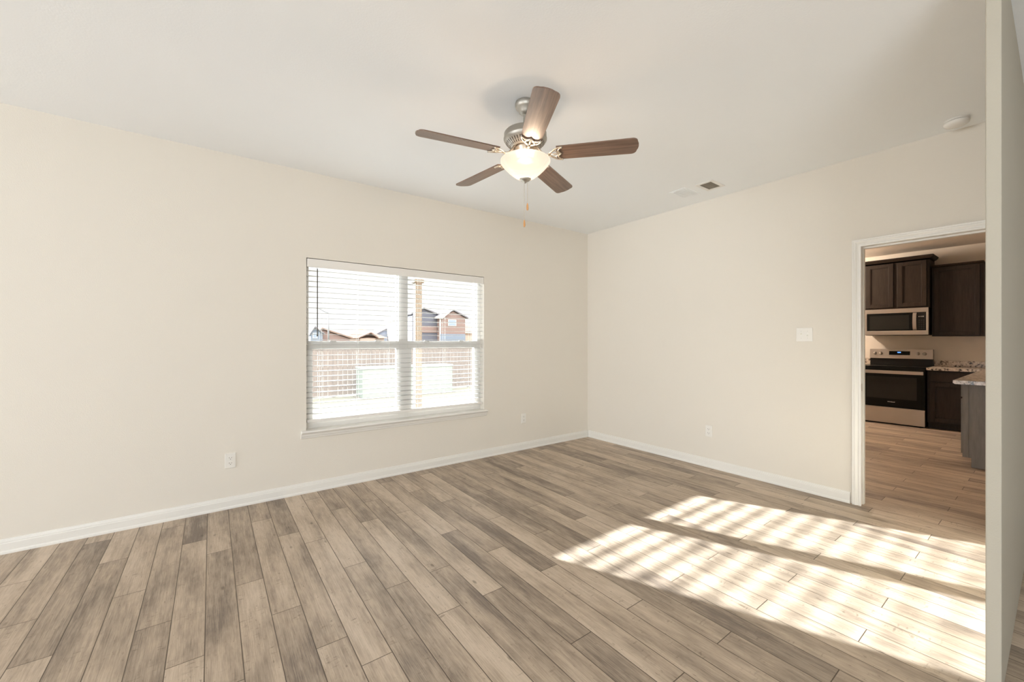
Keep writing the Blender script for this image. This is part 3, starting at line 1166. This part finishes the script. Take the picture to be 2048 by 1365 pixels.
# peninsula ---------------------------------------------
p1 = thing('peninsula_cabinet', 'grey brown peninsula cabinet end panel at the edge of the doorway', 'cabinet', (3.25, -3.50, 0))
s = p1.location
PX, PY = 2.150, -3.215
m = MB()
m.box(PX + .02, 4.428, -3.800, PY, 0.095, CT - .036)
m.box(PX + .02, 4.428, -3.800, PY - .060, 0.0, 0.095)
m.build('body', M['cabinet'], p1, s)
m = MB()
m.prism([(-3.805, 0.0), (PY - .058, 0.0), (PY - .058, 0.095), (PY + .0, 0.095), (PY + .0, CT - .036), (-3.805, CT - .036)], PX, PX + .02, 'x')
m.build('end_panel', M['endpanel'], p1, s)
MB().box(PX - .006, PX + .002, PY - .040, PY + .003, 0.097, CT - .036, b=.001).build('corner_stile', M['endpanel'], p1, s)
for i in range(3):
    a = PX + .06 + i * .74
    d_ = MB()
    shaker(d_, 0, -.34, .34, 0.125, 0.690)
    d_.xform(Matrix.Translation((a + .34, PY + .020, 0)) @ Matrix.Rotation(R(-90), 4, 'Z'))
    d_.build('door', M['endpanel'], p1, s)
    MB().box(a, a + .68, PY, PY + .020, 0.712, 0.845, b=.003).build('drawer', M['endpanel'], p1, s)
ct = thing('countertop', 'long speckled granite worktop right of the range, turning along the peninsula', 'countertop', (3.5, -3.4, CT - .036))
s = ct.location
m = MB()
m.prism([(1.893, -3.172), (1.893, -3.850), (5.045, -3.850), (5.045, -2.628), (4.392, -2.628), (4.392, -3.172)], CT - .036, CT, 'z')
m.build('slab', M['granite'], ct, s)
MB().box(5.025, 5.046, -3.850, -2.630, CT, CT + .09, b=.002).build('backsplash', M['granite'], ct, s)

# ------------------------------------------------------------------ outdoors
GZ = -0.45
struct('ground', MB().box(-150, 190, 0.26, 260, GZ - .3, GZ), M['ground'], 'dry lawn and ground outside')

fe = thing('board_fence', 'brown wooden board fence across the yard outside the window', 'fence', (1.5, 9.6, GZ))
s = fe.location
m = MB()
x = -6.0
rnd = random.Random(5)
while x < 9.0:
    m.box(x, x + .138, 9.600, 9.618, GZ + .02, 1.205 + rnd.uniform(-.008, .008))
    x += .145
m.build('boards', M['fence'], fe, s)
m = MB()
for z in (GZ + .30, GZ + .85, GZ + 1.40):
    m.box(-6.0, 9.0, 9.618, 9.656, z, z + .085)
m.build('rails', M['fence'], fe, s)
for i in range(7):
    MB().box(-5.9 + i * 2.4, -5.81 + i * 2.4, 9.656, 9.745, GZ, 1.18).build('fence_post', M['fence'], fe, s)

gb = thing('utility_box', 'long low pale green box standing in front of the fence', 'utility box', (1.03, 8.9, GZ))
s = gb.location
MB().box(-.472, 2.543, 8.60, 9.25, GZ + .03, 0.44, b=.015).build('body', M['greenbox'], gb, s)
MB().box(-.50, 2.57, 8.57, 9.28, 0.44, 0.500, b=.02).build('lid', M['greenbox'], gb, s)
MB().box(-.55, 2.62, 8.52, 9.33, GZ, GZ + .03).build('base_pad', M['post'], gb, s)

pp = thing('porch_post', 'square beige porch post seen through the right half of the window', 'post', (-1.066, 3.2, GZ))
s = pp.location
MB().box(-1.128, -1.004, 3.138, 3.262, GZ + .02, 2.40, b=.008).build('shaft', M['post'], pp, s)
MB().box(-1.160, -0.972, 3.106, 3.294, 2.355, 2.42, b=.01).build('capital', M['post'], pp, s)
MB().box(-1.150, -0.982, 3.116, 3.284, GZ, GZ + .14, b=.01).build('plinth', M['post'], pp, s)

sl = thing('street_lamp', 'tall thin street lamp with one arm behind the fence', 'street lamp', (11.865, 70, GZ))
m = MB().tube([(0, 0, 0), (0, 0, 6.62)], [.15, .10], 10)
m.build('pole', M['pole'], sl)
MB().tube([(0, 0, 6.45), (-.5, 0, 6.62), (-1.45, 0, 7.15)], .06, 8).build('arm', M['pole'], sl)
MB().box(-1.95, -1.40, -.12, .12, 7.13, 7.26, b=.03).build('lamp_head', M['pole'], sl)


def hmat(name, col):
    return mat(name, col, 0.9, spec=0.1, var=0.08, vscale=1.2)


ROOF1 = hmat('brown_shingles', lin(150, 128, 118))
ROOF2 = hmat('grey_shingles', lin(132, 128, 132))
BRICK = hmat('red_brick', lin(148, 126, 120))
PEACH = hmat('peach_brick', lin(196, 172, 156))
BLUEG = hmat('blue_grey_siding', lin(134, 142, 156))
GREY = hmat('dark_grey_siding', lin(112, 112, 122))
WTRIM = hmat('white_fascia', lin(215, 210, 206))
PANE = mat('dark_pane', lin(150, 160, 175), 0.2, var=0.05)


def gable(parent, s, x0, x1, y0, y1, ze, zp, over, mroof, px=None):
    """gable roof whose ridge runs along Y, ends facing the camera"""
    xm = (x0 + x1) / 2 if px is None else px
    sl_ = (zp - ze) / (xm - x0)
    sr_ = (zp - ze) / (x1 - xm)
    t = .28
    m = MB()
    poly = [(x0 - over, ze - over * sl_), (xm, zp), (x1 + over, ze - over * sr_), (x1 + over, ze - over * sr_ + t), (xm, zp + t), (x0 - over, ze - over * sl_ + t)]
    m.prism(poly, y0 - .4, y1 + .4, 'y')
    return m.build('roof', mroof, parent, s)


def gwall(parent, s, x0, x1, y0, y1, ze, zp, mw_, px=None, nm='gable_wall'):
    xm = (x0 + x1) / 2 if px is None else px
    m = MB().prism([(x0, GZ), (x1, GZ), (x1, ze), (xm, zp), (x0, ze)], y0, y1, 'y')
    return m.build(nm, mw_, parent, s)


def hip(parent, s, x0, x1, y0, y1, ze, zp, mroof, inset=None):
    d_ = (y1 - y0) / 2 if inset is None else inset
    ym = (y0 + y1) / 2
    o_ = .5
    m = MB()
    vs__ = [(x0 - o_, y0 - o_, ze), (x1 + o_, y0 - o_, ze), (x1 + o_, y1 + o_, ze), (x0 - o_, y1 + o_, ze), (x0 + d_, ym, zp), (x1 - d_, ym, zp)]
    m.add(vs__, [(0, 1, 5, 4), (1, 2, 5), (2, 3, 4, 5), (3, 0, 4), (3, 2, 1, 0)])
    return m.build('roof', mroof, parent, s)


def pane(parent, s, x0, x1, z0, z1, y):
    f = MB().box(x0 - .1, x1 + .1, y - .06, y + .02, z0 - .1, z1 + .1).build('window', WTRIM, parent, s)
    MB().box(x0, x1, y - .09, y - .05, z0, z1).build('pane', PANE, f, s)


def house(label, loc):
    return thing('house', label, 'house', loc, group='houses beyond the fence')


h = house('blue grey gabled house at the far left behind the fence, beside the street lamp', (13, 84, GZ))
s = h.location
gwall(h, s, 10.9, 13.0, 80, 84, 2.75, 3.85, BLUEG, 11.6)
gable(h, s, 10.9, 13.0, 80, 84, 2.75, 3.85, .25, ROOF2, 11.6)
gwall(h, s, 12.2, 18.2, 81, 90, 1.75, 3.55, BRICK, 12.9)
gable(h, s, 12.2, 18.2, 81, 90, 1.9, 3.65, .5, ROOF1, 12.9)
pane(h, s, 11.35, 11.95, 1.9, 2.75, 80)

h = house('low peach brick house with a brown hip roof left of the window mullion', (24.3, 95, GZ))
s = h.location
MB().box(20.2, 28.6, 91, 100, GZ, 2.05).build('wall', PEACH, h, s)
hip(h, s, 20.0, 29.0, 91, 100, 1.95, 4.25, ROOF1, 4.2)
gwall(h, s, 22.9, 26.3, 90.2, 92.5, 1.9, 1.95, PEACH, nm='garage_wall')
gable(h, s, 22.9, 26.6, 90.2, 95, 2.1, 3.1, .3, ROOF1, 25.2)

h = house('small brown gabled house partly hidden by the window mullion', (31, 96, GZ))
s = h.location
gwall(h, s, 30.2, 33.6, 103, 110, 2.7, 4.4, BLUEG, 33.4)
gable(h, s, 30.2, 33.6, 103, 110, 2.8, 4.5, .2, ROOF2, 34.0 - .6)

h = house('tall two storey red brick house with twin gables in the right window', (39.5, 85, GZ))
s = h.location
gwall(h, s, 31.6, 37.7, 81.5, 90, 7.25, 8.45, GREY, 34.15)
gable(h, s, 31.6, 37.7, 81.5, 90, 7.35, 8.55, .4, ROOF2, 34.15)
gwall(h, s, 37.6, 44.1, 80, 90, 6.75, 8.15, BRICK, 40.9)
gable(h, s, 37.6, 44.1, 80, 90, 6.9, 8.35, .75, ROOF2, 40.9)
MB().box(37.6, 44.1, 79.9, 80.02, GZ, 2.9).build('lower_siding', BLUEG, h, s)
MB().box(32.6, 37.5, 81.35, 81.5, 3.2, 4.7).build('brick_band', BRICK, h, s)
MB().box(37.45, 37.75, 79.92, 80.1, GZ, 6.8).build('corner_trim', WTRIM, h, s)
m = MB()
m.add([(36.0, 79.6, 6.35), (38.0, 79.6, 6.35), (40.7, 79.55, 8.5), (36.0, 79.6, 6.55), (38.0, 79.6, 6.9), (40.7, 79.55, 8.65)],
      [(0, 1, 2), (5, 4, 3), (0, 2, 5, 3)])
m.build('fascia', WTRIM, h, s)
pane(h, s, 39.7, 41.6, 4.85, 6.15, 80)
pane(h, s, 32.6, 33.6, 5.2, 6.4, 81.5)

h = house('pale house with a brown roof at the right edge of the window', (54.5, 97, GZ))
s = h.location
MB().box(50.5, 59, 93, 101, GZ, 3.4).build('wall', PEACH, h, s)
hip(h, s, 50.2, 60, 93, 101, 3.4, 5.8, ROOF1, 2.6)

h = house('far pale house just left of the porch post', (41, 114, GZ))
s = h.location
MB().box(38.3, 43.0, 110, 118, GZ, 7.2).build('wall', WTRIM, h, s)
gable(h, s, 38.3, 43.0, 110, 118, 7.3, 9.0, .4, WTRIM)
